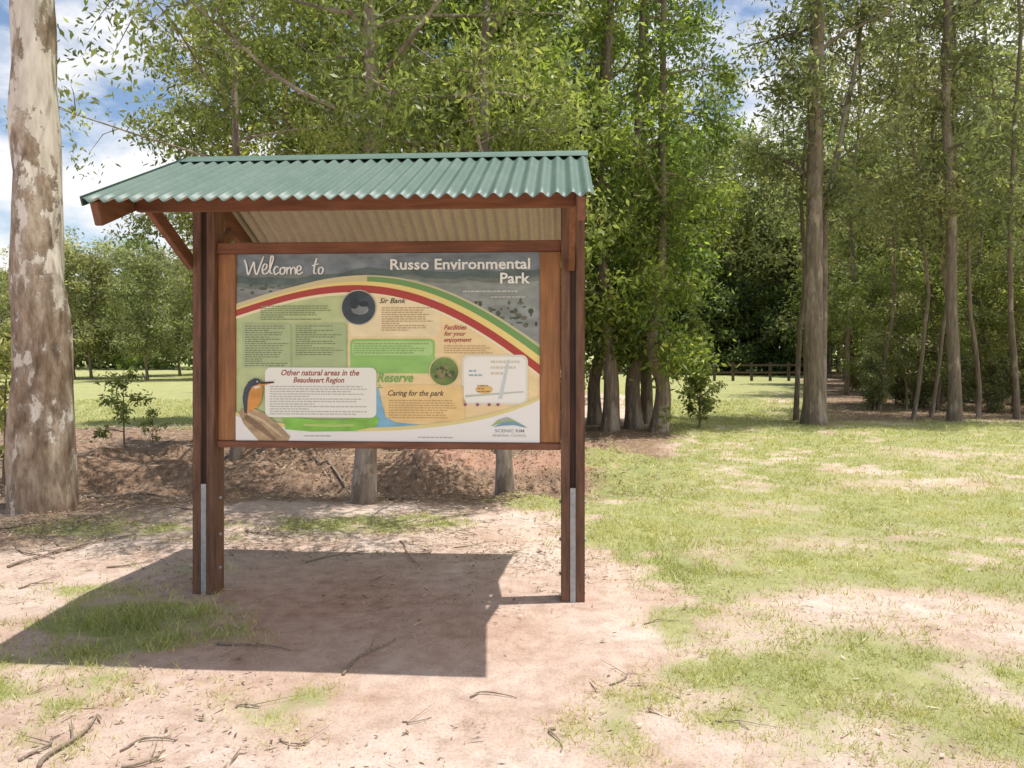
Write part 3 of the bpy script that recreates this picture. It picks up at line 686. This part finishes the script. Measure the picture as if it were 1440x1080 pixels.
for j, st in enumerate([
    [(345, 367), (348, 374), (351, 386), (356, 377), (360, 370), (361, 379), (364, 386), (369, 376), (375, 363)],
    [(371, 381), (378, 379), (380, 374), (376, 373), (373, 379), (375, 385), (382, 383), (387, 374), (390, 365), (387, 363), (385, 372), (385, 383), (389, 385)],
    [(398, 377), (394, 376), (391, 381), (393, 386), (399, 383)],
    [(406, 377), (401, 379), (401, 385), (406, 385), (408, 380), (405, 377), (411, 378)],
    [(411, 377), (411, 386)], [(411, 381), (415, 377), (417, 380), (417, 386)], [(417, 381), (421, 377), (424, 380), (424, 386)],
    [(426, 382), (432, 380), (432, 376), (428, 376), (426, 382), (429, 386), (436, 383)],
    [(444, 366), (441, 375), (440, 384), (444, 385)], [(437, 375.5), (442, 374), (447, 373)],
    [(452, 377), (447, 379), (447, 385), (451, 385), (453, 380), (451, 377)]]):
    if j < 8: st = [(345+(x-345)*.92, y) for x, y in st]
    else: st = [(x+4, y) for x, y in st]
    brush([(x, 386-(386-y)*1.12) for x, y in st], 2.4, WC, 12+j*.15)
text('Russo Environmental', 551, 380, 744, 14.5, (.90, .91, .90), 12, 0, .022)
text('Park', 703, 400, 744, 14.5, (.90, .91, .90), 12, 0, .022)
body(652, 410, 744, 412, 5, (.60, .62, .61), 12, 50); body(690, 418, 744, 419, 5, (.5, .52, .51), 12, 51)
base_i = len(PV)
for x, y, z in [(UL, -.011, ZB), (UR, -.011, ZB), (UR, -.011, ZT), (UL, -.011, ZT), (UL, .012, ZB), (UR, .012, ZB), (UR, .012, ZT), (UL, .012, ZT)]: PV.append((x, y, z))
for f in [(0, 1, 2, 3), (5, 4, 7, 6), (4, 0, 3, 7), (1, 5, 6, 2), (3, 2, 6, 7), (4, 5, 1, 0)]:
    PF.append(tuple(base_i+k for k in f)); PM.append(pcol((.6, .6, .58)))
pme = pymesh('sign_panel', PV, PF, pmats, PM)
new_obj('sign_panel', pme, parent=root, label='printed park map board with welcome lettering, kingfisher and coloured swooshes')

# ------------------------------------------------------------ sticks
M_stick = wood_mat('stick_wood', (.17, .12, .085), (.42, .33, .25), .8)
def gp(px, py):
    Y = H*F/(py-HY); return PX(px, Y), Y
sticks = [((480, 948), (557, 898), .009), ((303, 903), (402, 917), .008), ((60, 1078), (137, 1012), .010), ((30, 1075), (95, 1030), .007), ((165, 1055), (245, 1040), .006), ((775, 1024), (786, 1052), .006), ((655, 980), (722, 978), .005), ((180, 1078), (235, 1062), .006), ((330, 1000), (372, 990), .005), ((10, 800), (90, 772), .012), ((70, 780), (190, 752), .014), ((600, 735), (680, 722), .008), ((430, 790), (520, 775), .007), ((560, 760), (590, 800), .005), ((905, 880), (950, 872), .004), ((350, 745), (420, 760), .010), ((1010, 1010), (1060, 1030), .004), ((210, 640), (320, 668), .02), ((440, 660), (520, 690), .02), ((600, 668), (690, 655), .018), ((120, 700), (260, 690), .016),
    ((0, 745), (60, 738), .016), ((110, 735), (160, 722), .012), ((20, 770), (70, 788), .010), ((330, 650), (430, 640), .02), ((545, 690), (660, 700), .014), ((560, 655), (600, 680), .014), ((720, 660), (800, 650), .014), ((130, 660), (190, 640), .018), ((250, 715), (330, 728), .010), ((20, 830), (75, 818), .007), ((150, 800), (215, 790), .007), ((640, 770), (700, 762), .005), ((400, 1040), (440, 1052), .004), ((560, 1020), (600, 1010), .004), ((860, 960), (900, 950), .004)]
for a, b2, r in sticks:
    p = gp(*a); q = gp(*b2); V = []; Fc = []; pts = []
    for k in range(9):
        f = k/8; x = p[0]+(q[0]-p[0])*f; y = p[1]+(q[1]-p[1])*f
        x += .02*math.sin(f*7+a[0]); y += .03*math.sin(f*4.3+a[1])
        pts.append((x, y, float(height(x, y))+r*.8+.008*math.sin(f*3.1)))
    o0 = Vector(pts[0]); pts = [Vector(v)-o0 for v in pts]
    tube(pts, [r*(1-.6*k/8) for k in range(9)], 7, V, Fc, .15, a[0])
    Fc.append(tuple(range(6, -1, -1))); Fc.append(tuple(range(len(V)-7, len(V))))
    if int(a[0]) % 2 == 0:
        d = (pts[5]-pts[4]).normalized(); sd = Vector((-d.y, d.x, .1))
        tube([pts[4], pts[4]+(d+sd*.8)*.06, pts[4]+(d*1.2+sd)*.13], [r*.5, r*.35, r*.1], 5, V, Fc)
    new_obj('fallen_stick', pymesh('fallen_stick', V, Fc, [M_stick], smooth=True), loc=o0, label='thin dry brown stick lying on bare soil', category='stick', group='fallen sticks')

# ------------------------------------------------------------ light
sd = Vector((.535, .045, 2.37)).normalized()
sun = bpy.data.lights.new('sun', 'SUN'); sun.energy = 5.0; sun.angle = math.radians(.5); sun.color = (1, .97, .92)
so = new_obj('sun', sun); so.rotation_euler = (-sd).to_track_quat('-Z', 'Y').to_euler()
w = bpy.data.worlds.new('World'); scene.world = w; w.use_nodes = True; nt = w.node_tree
bg = nt.nodes['Background']; sk = nt.nodes.new('ShaderNodeTexSky'); sk.sky_type = 'NISHITA'; sk.sun_disc = False
sk.sun_elevation = math.asin(sd.z); sk.sun_rotation = math.atan2(sd.x, sd.y); sk.air_density = 1.0; sk.dust_density = .4; sk.ozone_density = 1.5
tc = nt.nodes.new('ShaderNodeTexCoord'); mp = nt.nodes.new('ShaderNodeMapping'); mp.inputs['Scale'].default_value = (1, 1, 2.0)
mp.inputs['Location'].default_value = (.35, .1, .25)
nt.links.new(tc.outputs['Generated'], mp.inputs[0])
nz = nt.nodes.new('ShaderNodeTexNoise'); nz.inputs['Scale'].default_value = 4.5; nz.inputs['Detail'].default_value = 9; nz.inputs['Roughness'].default_value = .58
nt.links.new(mp.outputs[0], nz.inputs['Vector'])
sx = nt.nodes.new('ShaderNodeSeparateXYZ'); nt.links.new(tc.outputs['Generated'], sx.inputs[0])
zz = mth(nt, 'MAXIMUM', mth(nt, 'SUBTRACT', .25, sx.outputs[2]), -.12)
cf = mth(nt, 'ADD', nz.outputs['Fac'], mth(nt, 'MULTIPLY', zz, .7))
cf = mth(nt, 'ADD', cf, mth(nt, 'MULTIPLY', mth(nt, 'ADD', sx.outputs[0], .25, True), .30))
cm = ramp(nt, cf, [(.47, (0, 0, 0)), (.61, (1, 1, 1))])
nt.links.new(mix(nt, cm, sk.outputs[0], (7.2, 7.2, 7.3)), bg.inputs[0]); bg.inputs[1].default_value = .145

# ------------------------------------------------------------ camera
cam = bpy.data.cameras.new('camera'); cam.sensor_width = 36; cam.lens = 27; cam.shift_y = -(540-HY)/1440; cam.clip_end = 2000; cam.clip_start = .05
co = new_obj('camera', cam); co.location = (0, 0, H); co.rotation_euler = (math.pi/2, 0, 0)
scene.camera = co
